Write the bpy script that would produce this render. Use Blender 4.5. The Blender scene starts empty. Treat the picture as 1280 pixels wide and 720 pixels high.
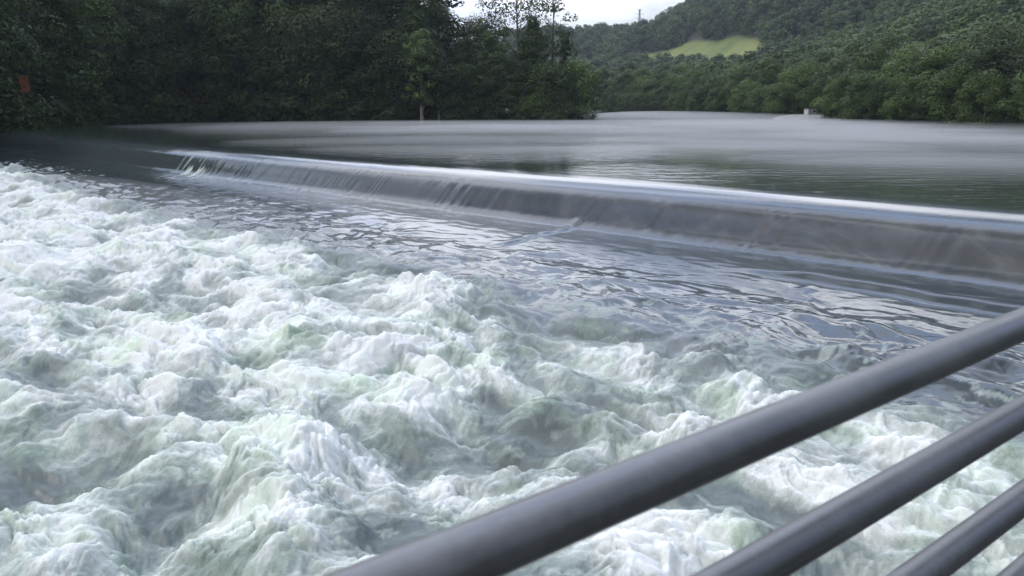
import bpy, bmesh, math, random
import numpy as np
from mathutils import Vector, Matrix
R = math.radians
sc = bpy.context.scene
COL = sc.collection
rnd = random.Random(7)
nrs = np.random.RandomState(11)

# ------------------------------------------------------------------ camera
F = 1050.0 / 1280.0            # focal length in picture widths
PITCH = math.atan((360 - 128) / 1050.0)
CAMZ = 3.0
cam_d = bpy.data.cameras.new('camera')
cam = bpy.data.objects.new('camera', cam_d); COL.objects.link(cam)
cam_d.sensor_width = 36; cam_d.lens = 36 * F
cam_d.dof.use_dof = True; cam_d.dof.focus_distance = 28; cam_d.dof.aperture_fstop = 9.0
cam_d.clip_start = 0.05; cam_d.clip_end = 6000
cam.location = (0, 0, CAMZ); cam.rotation_euler = (R(90) - PITCH, 0, 0)
sc.camera = cam

def tag(o, label=None, cat=None, group=None, kind=None):
    if label: o['label'] = label
    if cat: o['category'] = cat
    if group: o['group'] = group
    if kind: o['kind'] = kind
    return o

# ------------------------------------------------------------------ numpy noise
_P = nrs.permutation(4096).astype(np.int64)
_G = nrs.rand(4096) * 2 * np.pi
_GX, _GY = np.cos(_G), np.sin(_G)
def perlin(x, y, seed=0):
    x = x + seed * 37.17; y = y - seed * 19.73
    xi = np.floor(x).astype(np.int64); yi = np.floor(y).astype(np.int64)
    xf = x - xi; yf = y - yi
    u = xf * xf * xf * (xf * (xf * 6 - 15) + 10); v = yf * yf * yf * (yf * (yf * 6 - 15) + 10)
    def g(a, b):
        h = _P[(_P[(xi + a) & 4095] + yi + b) & 4095]
        return _GX[h] * (xf - a) + _GY[h] * (yf - b)
    n0 = g(0, 0) * (1 - u) + g(1, 0) * u
    n1 = g(0, 1) * (1 - u) + g(1, 1) * u
    return (n0 * (1 - v) + n1 * v) * 1.45
def fbm(x, y, oct=4, seed=0, gain=0.5):
    a, s, t = 1.0, 0, 0
    for i in range(oct):
        s = s + a * perlin(x, y, seed + i); t += a
        x = x * 2.03 + 3.1; y = y * 2.03 - 1.7; a *= gain
    return s / t * 1.3
def billow(x, y, oct=3, seed=0, gain=0.5):
    a, s, t = 1.0, 0, 0
    for i in range(oct):
        s = s + a * np.abs(perlin(x, y, seed + i)); t += a
        x = x * 2.11 + 1.3; y = y * 2.11 + 2.9; a *= gain
    return s / t
def sstep(a, b, x):
    t = np.clip((x - a) / (b - a), 0, 1); return t * t * (3 - 2 * t)

# ------------------------------------------------------------------ mesh helpers
def grid_mesh(name, X, Y, Z, keep=None, attrs=None, smooth=True):
    n, m = X.shape
    co = np.stack([X, Y, Z], -1).reshape(-1, 3).astype(np.float32)
    i = np.arange(n * m).reshape(n, m)
    q = np.stack([i[:-1, :-1], i[:-1, 1:], i[1:, 1:], i[1:, :-1]], -1).reshape(-1, 4)
    # orient upward
    a, b, c = co[q[0, 0]], co[q[0, 1]], co[q[0, 2]]
    if np.cross(b - a, c - b)[2] < 0: q = q[:, ::-1]
    if keep is not None:
        k = keep.reshape(-1); q = q[k[q].all(axis=1)]
    used = np.zeros(len(co), bool); used[q.ravel()] = True
    idx = np.cumsum(used) - 1
    co = co[used]; q = idx[q]
    me = bpy.data.meshes.new(name)
    me.vertices.add(len(co)); me.vertices.foreach_set('co', co.ravel())
    me.loops.add(q.size); me.loops.foreach_set('vertex_index', q.ravel().astype(np.int32))
    me.polygons.add(len(q)); me.polygons.foreach_set('loop_start', np.arange(0, q.size, 4, dtype=np.int32))
    me.polygons.foreach_set('loop_total', np.full(len(q), 4, np.int32))
    me.polygons.foreach_set('use_smooth', np.full(len(q), smooth, bool))
    if attrs:
        for k_, v in attrs.items():
            at = me.attributes.new(k_, 'FLOAT', 'POINT')
            at.data.foreach_set('value', v.reshape(-1)[used].astype(np.float32))
    me.update()
    return me
def raw_mesh(name, co, quads, smooth=False, attrs=None):
    me = bpy.data.meshes.new(name)
    co = np.asarray(co, np.float32); q = np.asarray(quads, np.int32)
    me.vertices.add(len(co)); me.vertices.foreach_set('co', co.ravel())
    k = q.shape[1]
    me.loops.add(q.size); me.loops.foreach_set('vertex_index', q.ravel())
    me.polygons.add(len(q)); me.polygons.foreach_set('loop_start', np.arange(0, q.size, k, dtype=np.int32))
    me.polygons.foreach_set('loop_total', np.full(len(q), k, np.int32))
    me.polygons.foreach_set('use_smooth', np.full(len(q), smooth, bool))
    if attrs:
        for k_, v in attrs.items():
            at = me.attributes.new(k_, 'FLOAT', 'POINT'); at.data.foreach_set('value', np.asarray(v, np.float32))
    me.update(); return me
def obj(name, me, mat=None, parent=None, loc=(0, 0, 0)):
    o = bpy.data.objects.new(name, me); COL.objects.link(o)
    if mat and not me.materials: me.materials.append(mat)
    o.location = loc
    if parent: o.parent = parent
    return o
def empty(name, loc, rz=0):
    o = bpy.data.objects.new(name, None); COL.objects.link(o); o.location = loc
    o.rotation_euler.z = rz; o.empty_display_size = 0.3; return o
def tube(pts, rad, seg=14, cap=True):
    """quads of a tube through pts"""
    pts = [Vector(p) for p in pts]; co, q = [], []
    n = len(pts)
    rad = rad if hasattr(rad, '__len__') else [rad] * n
    up = Vector((0, 0, 1))
    for i, p in enumerate(pts):
        t = (pts[min(i + 1, n - 1)] - pts[max(i - 1, 0)]).normalized()
        a = up if abs(t.dot(up)) < .9 else Vector((1, 0, 0))
        s = t.cross(a).normalized(); r = s.cross(t)
        for k in range(seg):
            an = 2 * math.pi * k / seg
            co.append(p + (s * math.cos(an) + r * math.sin(an)) * rad[i])
    for i in range(n - 1):
        for k in range(seg):
            k2 = (k + 1) % seg
            q.append((i * seg + k, i * seg + k2, (i + 1) * seg + k2, (i + 1) * seg + k))
    return co, q
class MB:
    def __init__(s): s.co, s.q = [], []
    def add(s, cq):
        b = len(s.co); s.co += [tuple(c) for c in cq[0]]; s.q += [tuple(i + b for i in f) for f in cq[1]]
    def box(s, c, d, rz=0):
        cx, cy, cz = c; hx, hy, hz = d[0] / 2, d[1] / 2, d[2] / 2
        v = [(x, y, z) for x in (-hx, hx) for y in (-hy, hy) for z in (-hz, hz)]
        cs, sn = math.cos(rz), math.sin(rz)
        v = [(cx + x * cs - y * sn, cy + x * sn + y * cs, cz + z) for x, y, z in v]
        s.add((v, [(0, 1, 3, 2), (4, 6, 7, 5), (0, 4, 5, 1), (2, 3, 7, 6), (0, 2, 6, 4), (1, 5, 7, 3)]))
    def build(s, name, mat, parent=None, loc=(0, 0, 0), smooth=False, bevel=0):
        me = raw_mesh(name, s.co, s.q, smooth)
        o = obj(name, me, mat, parent, loc)
        if bevel:
            m = o.modifiers.new('bevel', 'BEVEL'); m.width = bevel; m.segments = 2
        return o

# ------------------------------------------------------------------ material helpers
def new_mat(name):
    m = bpy.data.materials.new(name); m.use_nodes = True
    nt = m.node_tree; b = nt.nodes['Principled BSDF']
    return m, nt, b
def N(nt, typ, **kw):
    n = nt.nodes.new(typ)
    for k, v in kw.items():
        if hasattr(n, k) and not k.startswith('i_'): setattr(n, k, v)
    return n
def ramp(nt, fac, stops):
    n = nt.nodes.new('ShaderNodeValToRGB')
    cr = n.color_ramp
    while len(cr.elements) < len(stops): cr.elements.new(0.5)
    for e, (p, c) in zip(cr.elements, stops):
        e.position = p; e.color = (*c, 1) if len(c) == 3 else c
    nt.links.new(fac, n.inputs[0]); return n
def noise(nt, vec, scale, detail=4, rough=.55, dist=0.0):
    n = nt.nodes.new('ShaderNodeTexNoise'); n.inputs['Scale'].default_value = scale
    n.inputs['Detail'].default_value = detail; n.inputs['Roughness'].default_value = rough
    n.inputs['Distortion'].default_value = dist
    if vec is not None: nt.links.new(vec, n.inputs['Vector'])
    return n
def mathn(nt, op, a, b=None, c=None, clamp=False):
    n = nt.nodes.new('ShaderNodeMath'); n.operation = op; n.use_clamp = clamp
    for i, v in enumerate((a, b, c)):
        if v is None: continue
        if isinstance(v, (int, float)): n.inputs[i].default_value = v
        else: nt.links.new(v, n.inputs[i])
    return n.outputs[0]
def objcoord(nt, scale=(1, 1, 1), rot=(0, 0, 0)):
    t = nt.nodes.new('ShaderNodeTexCoord'); m = nt.nodes.new('ShaderNodeMapping')
    m.inputs['Scale'].default_value = scale; m.inputs['Rotation'].default_value = rot
    nt.links.new(t.outputs['Object'], m.inputs[0]); return m.outputs[0]

# ------------------------------------------------------------------ world frame of the weir
S2 = math.sqrt(2)
CREST = 36.0                    # crest line is x + y = 36
def to_us(x, y): return (CREST - (x + y)) / S2, (x - y) / S2       # u downstream, s along the crest
def to_xy(u, s):
    a = CREST - u * S2; b = s * S2
    return (a + b) / 2, (a - b) / 2
S_END = -112.0                   # left end of the flowing crest
LOW = -2.0

# smooth overfall profile: crest, face, toe, apron (u, z)
_PU = np.linspace(-3, 10, 1301)
_PZ = np.interp(_PU, [-3, -1.6, -.8, -.2, .3, .7, 1.1, 1.4, 1.8, 2.4, 5.2, 10], [0, 0, -.03, -.11, -.25, -.46, -.90, -1.32, -1.56, -1.68, -2.0, -2.0])
_k = np.exp(-np.linspace(-2.3, 2.3, 81) ** 2); _k /= _k.sum()
_PZ = np.convolve(np.pad(_PZ, 40, mode='edge'), _k, 'valid')
# ---- water surface downstream of the crest, height and foam as functions of place
def surface(u, s, fine=True):
    # profile of the falling sheet
    lip = 0.10 * perlin(s * .08, s * 0 + .5, 3) + .02 * perlin(s * .6, s * 0 + 4.2, 5)
    uu = u - lip
    drop_end = 1.5
    endf = sstep(S_END - 1.0, S_END + 1.5, s)
    z = np.interp(uu, _PU, _PZ)
    # ripples on the sheet
    fall_zone = sstep(.2, 1.0, uu) * (1 - sstep(1.3, 2.2, uu))
    lefty = 1 - sstep(-44, -12, s)
    sw = s + .9 * perlin(s * .37, u * .2, 8)
    streak = (perlin(sw * 1.3 + .7 * u, u * .5, 9) * .5 + perlin(sw * 3.1 + u, u * .8, 10) * .3) * (.35 + 1.1 * sstep(-.3, .5, perlin(s * .19, s * 0 + 2.2, 11)))
    z = z + fall_zone * streak * (.024 + .045 * lefty * sstep(-58, -50, s))
    # apron ripple: fine, growing downstream, calm at the right
    amp = sstep(3.0, 9.0, u)
    wx = u + .6 * perlin(s * .5, u * .4, 20); wy = s + .8 * perlin(s * .35, u * .5, 21)
    rip = perlin(wx * .9, wy * .5, 22) * .13 + perlin(wx * 2.1, wy * 1.1, 23) * .055 + perlin(wx * 4.6, wy * 2.6, 24) * .016 + perlin(wx * 10.1, wy * 7.0, 26) * .005
    ruff = .55 + .45 * sstep(-.25, .35, fbm(s * .13, u * .22, 2, 25)) + .25 * lefty + .45 * sstep(-24, -8, s) * sstep(4.5, 8, u)
    z = z + rip * amp * ruff * 1.5
    z = z + sstep(1.5, 3, u) * .008 * perlin(u * 3.2, s * 1.1, 27)
    # two standing diagonal jumps on the apron
    for (s0, u0, ang, ln, hgt) in ((-20.5, 1.2, .22, 5.0, .08), (-10.0, 3.6, -.30, 3.0, .09)):
        du = u - u0; ds = s - s0 + du * ang + .25 * perlin(u * .7, s * .3, 31)
        z = z + hgt * np.exp(-(ds / .28) ** 2) * sstep(0, .5, du) * (1 - sstep(ln * .6, ln, du)) * (.4 + .8 * np.abs(perlin(u * 1.4, s * 1.2, 32)))
    # long low step of the second sill on the right
    st = u - (3.35 + .35 * perlin(s * .22, s * 0, 33) + .12 * perlin(s * .9, s * 0, 34))
    stm = sstep(-13.0, -10.0, s)
    z = z + stm * (.10 * np.exp(-((st + .1) / .22) ** 2) - .07 * np.exp(-((st - .25) / .25) ** 2))
    # --- boil
    front = 9.0 + 1.3 * fbm(s * .16, u * .16, 3, 40) + 1.0 * perlin(s * .5, u * .5, 41) - 3.0 * (1 - sstep(-75, -40, s)) + 1.2 * sstep(-16, 0, s)
    d = u - front
    boil = sstep(-1.2, 2.4, d)
    near = sstep(-.5, 2.5, d)
    qx = u + 1.1 * perlin(u * .23, s * .23, 50) + .35 * perlin(u * .8, s * .8, 52)
    qy = s + 1.1 * perlin(u * .23, s * .23, 51) + .35 * perlin(u * .8, s * .8, 53)
    big = perlin(qx * .17, qy * .14, 54)
    mid = perlin(qx * .46, qy * .26, 55)
    roll = 1 - 2 * np.abs(perlin(qx * .36, qy * .24, 56))
    small = perlin(qx * .95, qy * .75, 57)
    hb = .32 * big + .40 * mid + .15 * (roll - .45) + .19 * small
    M = .14 + 1.0 * hb + .85 * fbm(qx * .62, qy * .40, 5, 60, .55)
    M = M + .22 * sstep(0, 3, d) - .25 * (1 - sstep(-.5, 2.0, d)) + .22 * (1 - sstep(-30, -6, s)) - .10 * sstep(16, 26, u) 
    foam = sstep(-.55, .90, M)
    # puffs of froth ride where the froth is thick
    px = qx + .18 * perlin(u * 2.1, s * 2.1, 61); py = qy + .18 * perlin(u * 2.1, s * 2.1, 62)
    puff = .48 * np.abs(perlin(px * 1.15, py * .95, 63)) + .32 * np.abs(perlin(px * 2.5, py * 2.2, 64)) + .17 * np.abs(perlin(px * 5.6, py * 5.0, 65)) + .07 * np.abs(perlin(px * 12, py * 11, 66)) + .02 * np.abs(perlin(px * 25, py * 24, 68))
    fi = perlin(px * 21, py * 19, 67) * .5 + perlin(px * 40, py * 38, 68) * .25
    z = z + boil * (hb * 1.0 + foam * (puff - .2) * .52 + fi * .006 * (.25 + foam))
    # chop on open faces
    z = z + boil * (1 - foam) * (perlin(px * 2.7, py * 1.9, 69) * .05 + perlin(px * 6.1, py * 4.4, 70) * .02)
    # froth density including lacy strands
    lace = 1 - np.abs(perlin(px * 1.7, py * 1.3, 71)) * 2.6
    lace2 = 1 - np.abs(perlin(px * 4.3, py * 3.4, 72)) * 2.6
    str_ = fbm(px * 1.3 + 0.5 * py, py * .8, 4, 73, .6)
    foam = foam * (.62 + .5 * (puff * 1.3 + .3)) + .08 * np.clip(lace, 0, 1) * sstep(.05, .6, foam) + .05 * np.clip(lace2, 0, 1) * sstep(.1, .6, foam) + .26 * str_
    foam = np.clip(foam, 0, 1.1) * near
    # scattered flecks ahead of the front
    fl = sstep(.42, .62, perlin(px * 2.1, py * 1.5, 75) * .6 + .5 * fbm(px * 4, py * 3, 3, 76) + .30 * sstep(-4, 0, d)) * sstep(-4.5, -1, d) * .55
    foam = np.maximum(foam, fl)
    # white water along the toe of the far left of the weir and at its end
    e = np.exp(-((s + 53) / 2.6) ** 2) * sstep(.1, .5, u) * (1 - sstep(2, 4, u))
    foam = np.maximum(foam, e * sstep(.05, .4, perlin(s * 2.3, u * 1.1, 77)) * .75)
    # left of the flowing crest the lower pool lies calm against the bank
    calm = LOW + (rip * .45 * .6)
    calm = calm + boil * (z - LOW) * 1.0
    z = np.where(u < 6.5, z * endf + calm * (1 - endf), z)
    return z, foam, boil

def make_lower():
    naz, nr = 1240, 1080
    az = np.linspace(R(-52), R(52), naz)
    r = 4.2 * np.exp(np.linspace(0, math.log(150 / 4.2), nr))
    A, Rr = np.meshgrid(az, r)
    X = Rr * np.sin(A); Y = Rr * np.cos(A)
    u, s = to_us(X, Y)
    z, foam, boil = surface(u, s)
    fade = 1 - .6 * sstep(60, 120, Rr)
    z = LOW + (z - LOW) * fade
    z = z - .03 * (1 - sstep(5.6, 6.6, u)) * (s > S_END - 2)
    keep = (u > 5.4) | ((s < S_END - .2) & (u > .6))
    me = grid_mesh('lower_river', X, Y, z, keep, {'foam': foam, 'boil': boil})
    return obj('lower_river', me, MAT['water_low'])
def make_nappe():
    # columns along the crest, closer together near the viewer
    ss = [26.0]
    while ss[-1] > S_END - 6:
        sx, sy = to_xy(0, ss[-1]); d = math.hypot(sx, sy)
        ss.append(ss[-1] - max(.022, d * .0013 * (.75 if d < 60 else 1)))
    ss = np.array(ss)
    uu = np.concatenate([np.linspace(-2.2, -.1, 22)[:-1], np.linspace(-.1, 2.2, 60)[:-1], np.linspace(2.2, 6.3, 85)])
    U, Sg = np.meshgrid(uu, ss)
    z, foam, boil = surface(U, Sg)
    X, Y = to_xy(U, Sg)
    z = z + 0
    me = grid_mesh('weir_water', X, Y, z, None, {'foam': foam, 'boil': boil, 'face': sstep(-46, -24, Sg) * sstep(.1, .7, U) * (1 - sstep(1.3, 2.2, U))})
    return obj('weir_water', me, MAT['water_low'])

# ------------------------------------------------------------------ river outline and terrain
RIVER = np.array([(-72, -60), (-66, 10), (-60, 55), (-57.5, 80), (-58.5, 95), (-60.5, 106), (-58, 124), (-54, 139), (-40, 143), (-20, 144), (0, 144.5), (8, 143), (12.4, 142),
                  (15, 146), (17, 160), (16, 190), (8, 230), (8, 268), (29, 270), (45, 235), (51, 210), (54, 188), (57, 166), (56.5, 150), (54.5, 130), (57, 113), (60, 99),
                  (65, 76), (60, 40), (44, 10), (38, -5), (34, -60)], float)
def sdist(x, y):
    """distance to the river outline, positive on land"""
    P = RIVER; d = np.full(x.shape, 1e9); inside = np.zeros(x.shape, bool)
    for i in range(len(P)):
        a = P[i]; b = P[(i + 1) % len(P)]; e = b - a
        t = np.clip(((x - a[0]) * e[0] + (y - a[1]) * e[1]) / (e @ e), 0, 1)
        d = np.minimum(d, np.hypot(x - a[0] - t * e[0], y - a[1] - t * e[1]))
        c = ((a[1] > y) != (b[1] > y)) & (x < (b[0] - a[0]) * (y - a[1]) / (b[1] - a[1] + 1e-12) + a[0])
        inside ^= c
    return np.where(inside, -d, d)
def terrain(x, y):
    x = np.asarray(x, float); y = np.asarray(y, float)
    sd = sdist(x, y)
    r = np.hypot(x, y); px = 640 + 1075 * x / np.maximum(y, 1)          # bearing as used to lay the ridges out
    z = np.where(sd < 0, np.maximum(-4.5, sd * .9 - .35), np.minimum(sd * .30, 1.3) - .35)
    z = z + np.clip(sd - 6, 0, 300) * .012
    # left hill behind the left bank
    lh = sstep(14, 120, sd) * 38 * (1 - sstep(-95, -40, x - (y - 144) * .10)) * sstep(10, 90, y)
    # far ridge
    far = (54 + 3 * np.sin(x * .011) + 2 * np.sin(x * .027 + 1)) * sstep(430, 900, r) * (1 - sstep(930, 1300, r))
    # big right hill
    cx, cy = 330, 620
    b = 165 * np.exp(-(((x - 304) / 137) ** 2 + ((y - cy) / 210) ** 2) ** 1.4)
    b = 100 * np.tanh(b * 1.12 / 100)
    # nearer right spur
    c = 62 * np.exp(-(((x - 250) / 95) ** 2 + ((y - 300) / 120) ** 2))
    land = sstep(8, 60, sd)
    z = z + land * (np.maximum(far, 0) + lh * (r < 500) + b + c) + land * 2.0 * perlin(x * .012, y * .012, 90)
    return z

FC, FS = math.cos(R(-76.5)), math.sin(R(-76.5))
def field_mask(x, y):
    # the mown clearing, an uneven tongue on the hill foot
    a = (x - 115.5) * FC + (y - 548.0) * FS; b = -(x - 115.5) * FS + (y - 548.0) * FC
    return np.hypot(a / 92.0, b / 23.0) + .16 * np.sin(x * .13) * np.cos(y * .05)

# ================================================================== MATERIALS
MAT = {}
def water_low():
    m, nt, b = new_mat('churning_water')
    at = nt.nodes.new('ShaderNodeAttribute'); at.attribute_name = 'foam'
    bo = nt.nodes.new('ShaderNodeAttribute'); bo.attribute_name = 'boil'
    v = objcoord(nt, (1, 1, .6), (0, 0, R(45)))
    n1 = noise(nt, v, 2.6, 6, .62, 1.1)
    n2 = noise(nt, v, 9.0, 5, .65, .8)
    n3 = noise(nt, v, .55, 4, .6, .8)
    f = mathn(nt, 'MULTIPLY_ADD', mathn(nt, 'SUBTRACT', n1.outputs[0], .5), .55, at.outputs['Fac'])
    f = mathn(nt, 'MULTIPLY_ADD', mathn(nt, 'SUBTRACT', n2.outputs[0], .5), .40, f)
    n5 = noise(nt, v, 34.0, 4, .7, .4)
    f = mathn(nt, 'MULTIPLY_ADD', mathn(nt, 'SUBTRACT', n5.outputs[0], .5), .22, f)
    edge = mathn(nt, 'MULTIPLY', f, mathn(nt, 'SMOOTH_MIN', mathn(nt, 'MULTIPLY', at.outputs['Fac'], 6.0), 1.0, .2), clamp=True)
    foamc = ramp(nt, edge, [(0.0, (.050, .062, .066)), (.25, (.13, .155, .150)), (.50, (.25, .29, .26)), (.75, (.48, .51, .47)), (1.0, (.80, .805, .76))])
    green = ramp(nt, n3.outputs[0], [(.48, (1, 1, 1)), (.68, (.86, .96, .84))])
    mx = nt.nodes.new('ShaderNodeMix'); mx.data_type = 'RGBA'; mx.blend_type = 'MULTIPLY'
    mx.inputs[0].default_value = 1
    nt.links.new(foamc.outputs[0], mx.inputs[6]); nt.links.new(green.outputs[0], mx.inputs[7])
    nt.links.new(mx.outputs[2], b.inputs['Base Color'])
    milk = nt.nodes.new('ShaderNodeMix'); milk.data_type = 'RGBA'; milk.inputs[7].default_value = (.17, .205, .185, 1)
    nt.links.new(mathn(nt, 'MULTIPLY', bo.outputs['Fac'], mathn(nt, 'SUBTRACT', .75, mathn(nt, 'MULTIPLY', edge, 2.2), clamp=True)), milk.inputs[0])
    fa = nt.nodes.new('ShaderNodeAttribute'); fa.attribute_name = 'face'
    vs_ = objcoord(nt, (1, .12, 1), (0, 0, R(45)))
    ns_ = noise(nt, vs_, .45, 5, .65, .6)
    st_ = ramp(nt, ns_.outputs[0], [(.35, (.045, .048, .048)), (.55, (.075, .076, .074)), (.72, (.15, .145, .13))])
    fm = nt.nodes.new('ShaderNodeMix'); fm.data_type = 'RGBA'
    nt.links.new(mathn(nt, 'MULTIPLY', fa.outputs['Fac'], .8), fm.inputs[0]); nt.links.new(mx.outputs[2], fm.inputs[6]); nt.links.new(st_.outputs[0], fm.inputs[7])
    nt.links.new(fm.outputs[2], milk.inputs[6]); nt.links.new(milk.outputs[2], b.inputs['Base Color'])
    rr = ramp(nt, edge, [(0, (.07, .07, .07)), (.35, (.28, .28, .28)), (.7, (.75, .75, .75))])
    nt.links.new(mathn(nt, 'MULTIPLY_ADD', bo.outputs['Fac'], .22, rr.outputs[0]), b.inputs['Roughness'])
    b.inputs['IOR'].default_value = 1.48
    b.inputs['Subsurface Radius'].default_value = (1.0, 1.0, .95); b.inputs['Subsurface Scale'].default_value = .09
    nt.links.new(mathn(nt, 'MULTIPLY', edge, .9, clamp=True), b.inputs['Subsurface Weight'])
    # fine relief
    vb = objcoord(nt, (1, 1, 1), (0, 0, R(45)))
    w1 = noise(nt, vb, 5.0, 5, .6, .5); w2 = noise(nt, vb, 16.0, 4, .6, .3)
    hsum = mathn(nt, 'MULTIPLY_ADD', w2.outputs[0], .35, w1.outputs[0])
    bp = nt.nodes.new('ShaderNodeBump'); bp.inputs['Strength'].default_value = 1.0
    dist = mathn(nt, 'MULTIPLY_ADD', edge, .012, mathn(nt, 'MULTIPLY_ADD', bo.outputs['Fac'], .012, .004))
    nt.links.new(hsum, bp.inputs['Height']); nt.links.new(dist, bp.inputs['Distance'])
    nt.links.new(bp.outputs[0], b.inputs['Normal'])
    return m
MAT['water_low'] = water_low()
def water_up():
    m, nt, b = new_mat('still_water')
    b.inputs['Base Color'].default_value = (.045, .056, .046, 1)
    b.inputs['Roughness'].default_value = .06; b.inputs['IOR'].default_value = 1.333
    v = objcoord(nt, (1, 1, 1), (0, 0, R(20)))
    v2 = objcoord(nt, (.35, 1.2, 1), (0, 0, R(10)))
    a = noise(nt, v, .9, 5, .55, .4); c = noise(nt, v2, 1.3, 3, .5, .3)
    patch = noise(nt, v, .055, 3, .5, .6)
    pr = ramp(nt, patch.outputs[0], [(.42, (.25, .25, .25)), (.62, (1, 1, 1))])
    h = mathn(nt, 'ADD', a.outputs[0], c.outputs[0])
    bp = nt.nodes.new('ShaderNodeBump'); bp.inputs['Strength'].default_value = .9
    nt.links.new(h, bp.inputs['Height'])
    nt.links.new(mathn(nt, 'MULTIPLY', pr.outputs[0], .05), bp.inputs['Distance'])
    nt.links.new(bp.outputs[0], b.inputs['Normal'])
    return m
MAT['water_up'] = water_up()
def leaf_mat(name, c0, c1, c2, trans=.25):
    m, nt, b = new_mat(name)
    oi = nt.nodes.new('ShaderNodeObjectInfo')
    t = nt.nodes.new('ShaderNodeTexCoord')
    n = noise(nt, t.outputs['Object'], .45, 3, .6)
    at = nt.nodes.new('ShaderNodeAttribute'); at.attribute_name = 'leafvar'
    f = mathn(nt, 'MULTIPLY_ADD', oi.outputs['Random'], .35, mathn(nt, 'MULTIPLY_ADD', at.outputs['Fac'], .35, mathn(nt, 'MULTIPLY_ADD', n.outputs[0], .8, -.25)))
    r = ramp(nt, f, [(.1, c0), (.5, c1), (.95, c2)])
    b.inputs['Roughness'].default_value = .6
    b.inputs['Specular IOR Level'].default_value = .25
    nt.links.new(r.outputs[0], b.inputs['Base Color'])
    tr = nt.nodes.new('ShaderNodeBsdfTranslucent'); nt.links.new(r.outputs[0], tr.inputs[0])
    mix = nt.nodes.new('ShaderNodeMixShader'); mix.inputs[0].default_value = trans
    nt.links.new(b.outputs[0], mix.inputs[1]); nt.links.new(tr.outputs[0], mix.inputs[2])
    nt.links.new(mix.outputs[0], nt.nodes['Material Output'].inputs[0])
    return m
MAT['leaf_dark'] = leaf_mat('dark_leaves', (.034, .048, .018), (.064, .086, .030), (.105, .135, .042))
MAT['leaf_mid'] = leaf_mat('mid_leaves', (.040, .064, .018), (.074, .114, .030), (.12, .17, .042))
MAT['leaf_bright'] = leaf_mat('bright_leaves', (.055, .095, .024), (.10, .155, .038), (.15, .22, .055))
MAT['leaf_pale'] = leaf_mat('pale_leaves', (.08, .13, .035), (.13, .19, .055), (.19, .25, .08))
MAT['leaf_far'] = leaf_mat('hill_leaves', (.052, .085, .030), (.088, .135, .042), (.135, .19, .055))
def bark():
    m, nt, b = new_mat('bark')
    n = noise(nt, objcoord(nt, (3, 3, .7)), 2.0, 5)
    r = ramp(nt, n.outputs[0], [(.3, (.06, .05, .04)), (.7, (.16, .14, .115))])
    nt.links.new(r.outputs[0], b.inputs['Base Color']); b.inputs['Roughness'].default_value = .9
    return m
MAT['bark'] = bark()
m, nt, b = new_mat('pale_bark'); b.inputs['Roughness'].default_value = .85
n = noise(nt, objcoord(nt, (2, 2, .6)), 2.0, 5); r_ = ramp(nt, n.outputs[0], [(.3, (.16, .14, .11)), (.7, (.42, .39, .33))]); nt.links.new(r_.outputs[0], b.inputs['Base Color']); MAT['pale_bark'] = m
def ground_mat():
    m, nt, b = new_mat('ground_soil_and_grass')
    v = objcoord(nt); n = noise(nt, v, .25, 6, .6); n2 = noise(nt, v, 2.0, 4)
    at = nt.nodes.new('ShaderNodeAttribute'); at.attribute_name = 'field'
    wet = ramp(nt, mathn(nt, 'MULTIPLY_ADD', n2.outputs[0], .3, n.outputs[0]), [(.4, (.020, .022, .014)), (.8, (.05, .055, .028))])
    fld = ramp(nt, mathn(nt, 'MULTIPLY_ADD', n2.outputs[0], .3, noise(nt, v, .045, 5, .6).outputs[0]), [(.45, (.10, .14, .035)), (.62, (.165, .20, .055)), (.8, (.24, .25, .08))])
    mx = nt.nodes.new('ShaderNodeMix'); mx.data_type = 'RGBA'
    nt.links.new(at.outputs['Fac'], mx.inputs[0]); nt.links.new(wet.outputs[0], mx.inputs[6]); nt.links.new(fld.outputs[0], mx.inputs[7])
    nt.links.new(mx.outputs[2], b.inputs['Base Color']); b.inputs['Roughness'].default_value = .95
    return m
MAT['ground'] = ground_mat()
def simple(name, col, rough=.6, metal=0.0, var=.15, scale=6):
    m, nt, b = new_mat(name)
    n = noise(nt, objcoord(nt), scale, 5, .6)
    lo = tuple(c * (1 - var) for c in col); hi = tuple(min(1, c * (1 + var)) for c in col)
    r = ramp(nt, n.outputs[0], [(.35, lo), (.65, hi)])
    nt.links.new(r.outputs[0], b.inputs['Base Color'])
    b.inputs['Roughness'].default_value = rough; b.inputs['Metallic'].default_value = metal
    return m
MAT['concrete'] = simple('concrete', (.07, .07, .068), .85)
MAT['white'] = simple('white_siding', (.50, .50, .48), .6, 0, .06)
MAT['roof'] = simple('grey_roof', (.22, .22, .23), .7)
MAT['glass'] = simple('dark_glass', (.03, .035, .04), .1)
MAT['gravel'] = simple('gravel', (.26, .25, .23), .95, 0, .3, 1.2)
MAT['orange'] = simple('orange_board', (.55, .14, .04), .6)
MAT['steel'] = simple('weathered_steel', (.35, .36, .37), .5, .6)
MAT['rock'] = simple('river_rock', (.10, .10, .09), .8, 0, .4, 3)
MAT['beige'] = simple('tan_canvas', (.40, .36, .30), .8)
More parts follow.
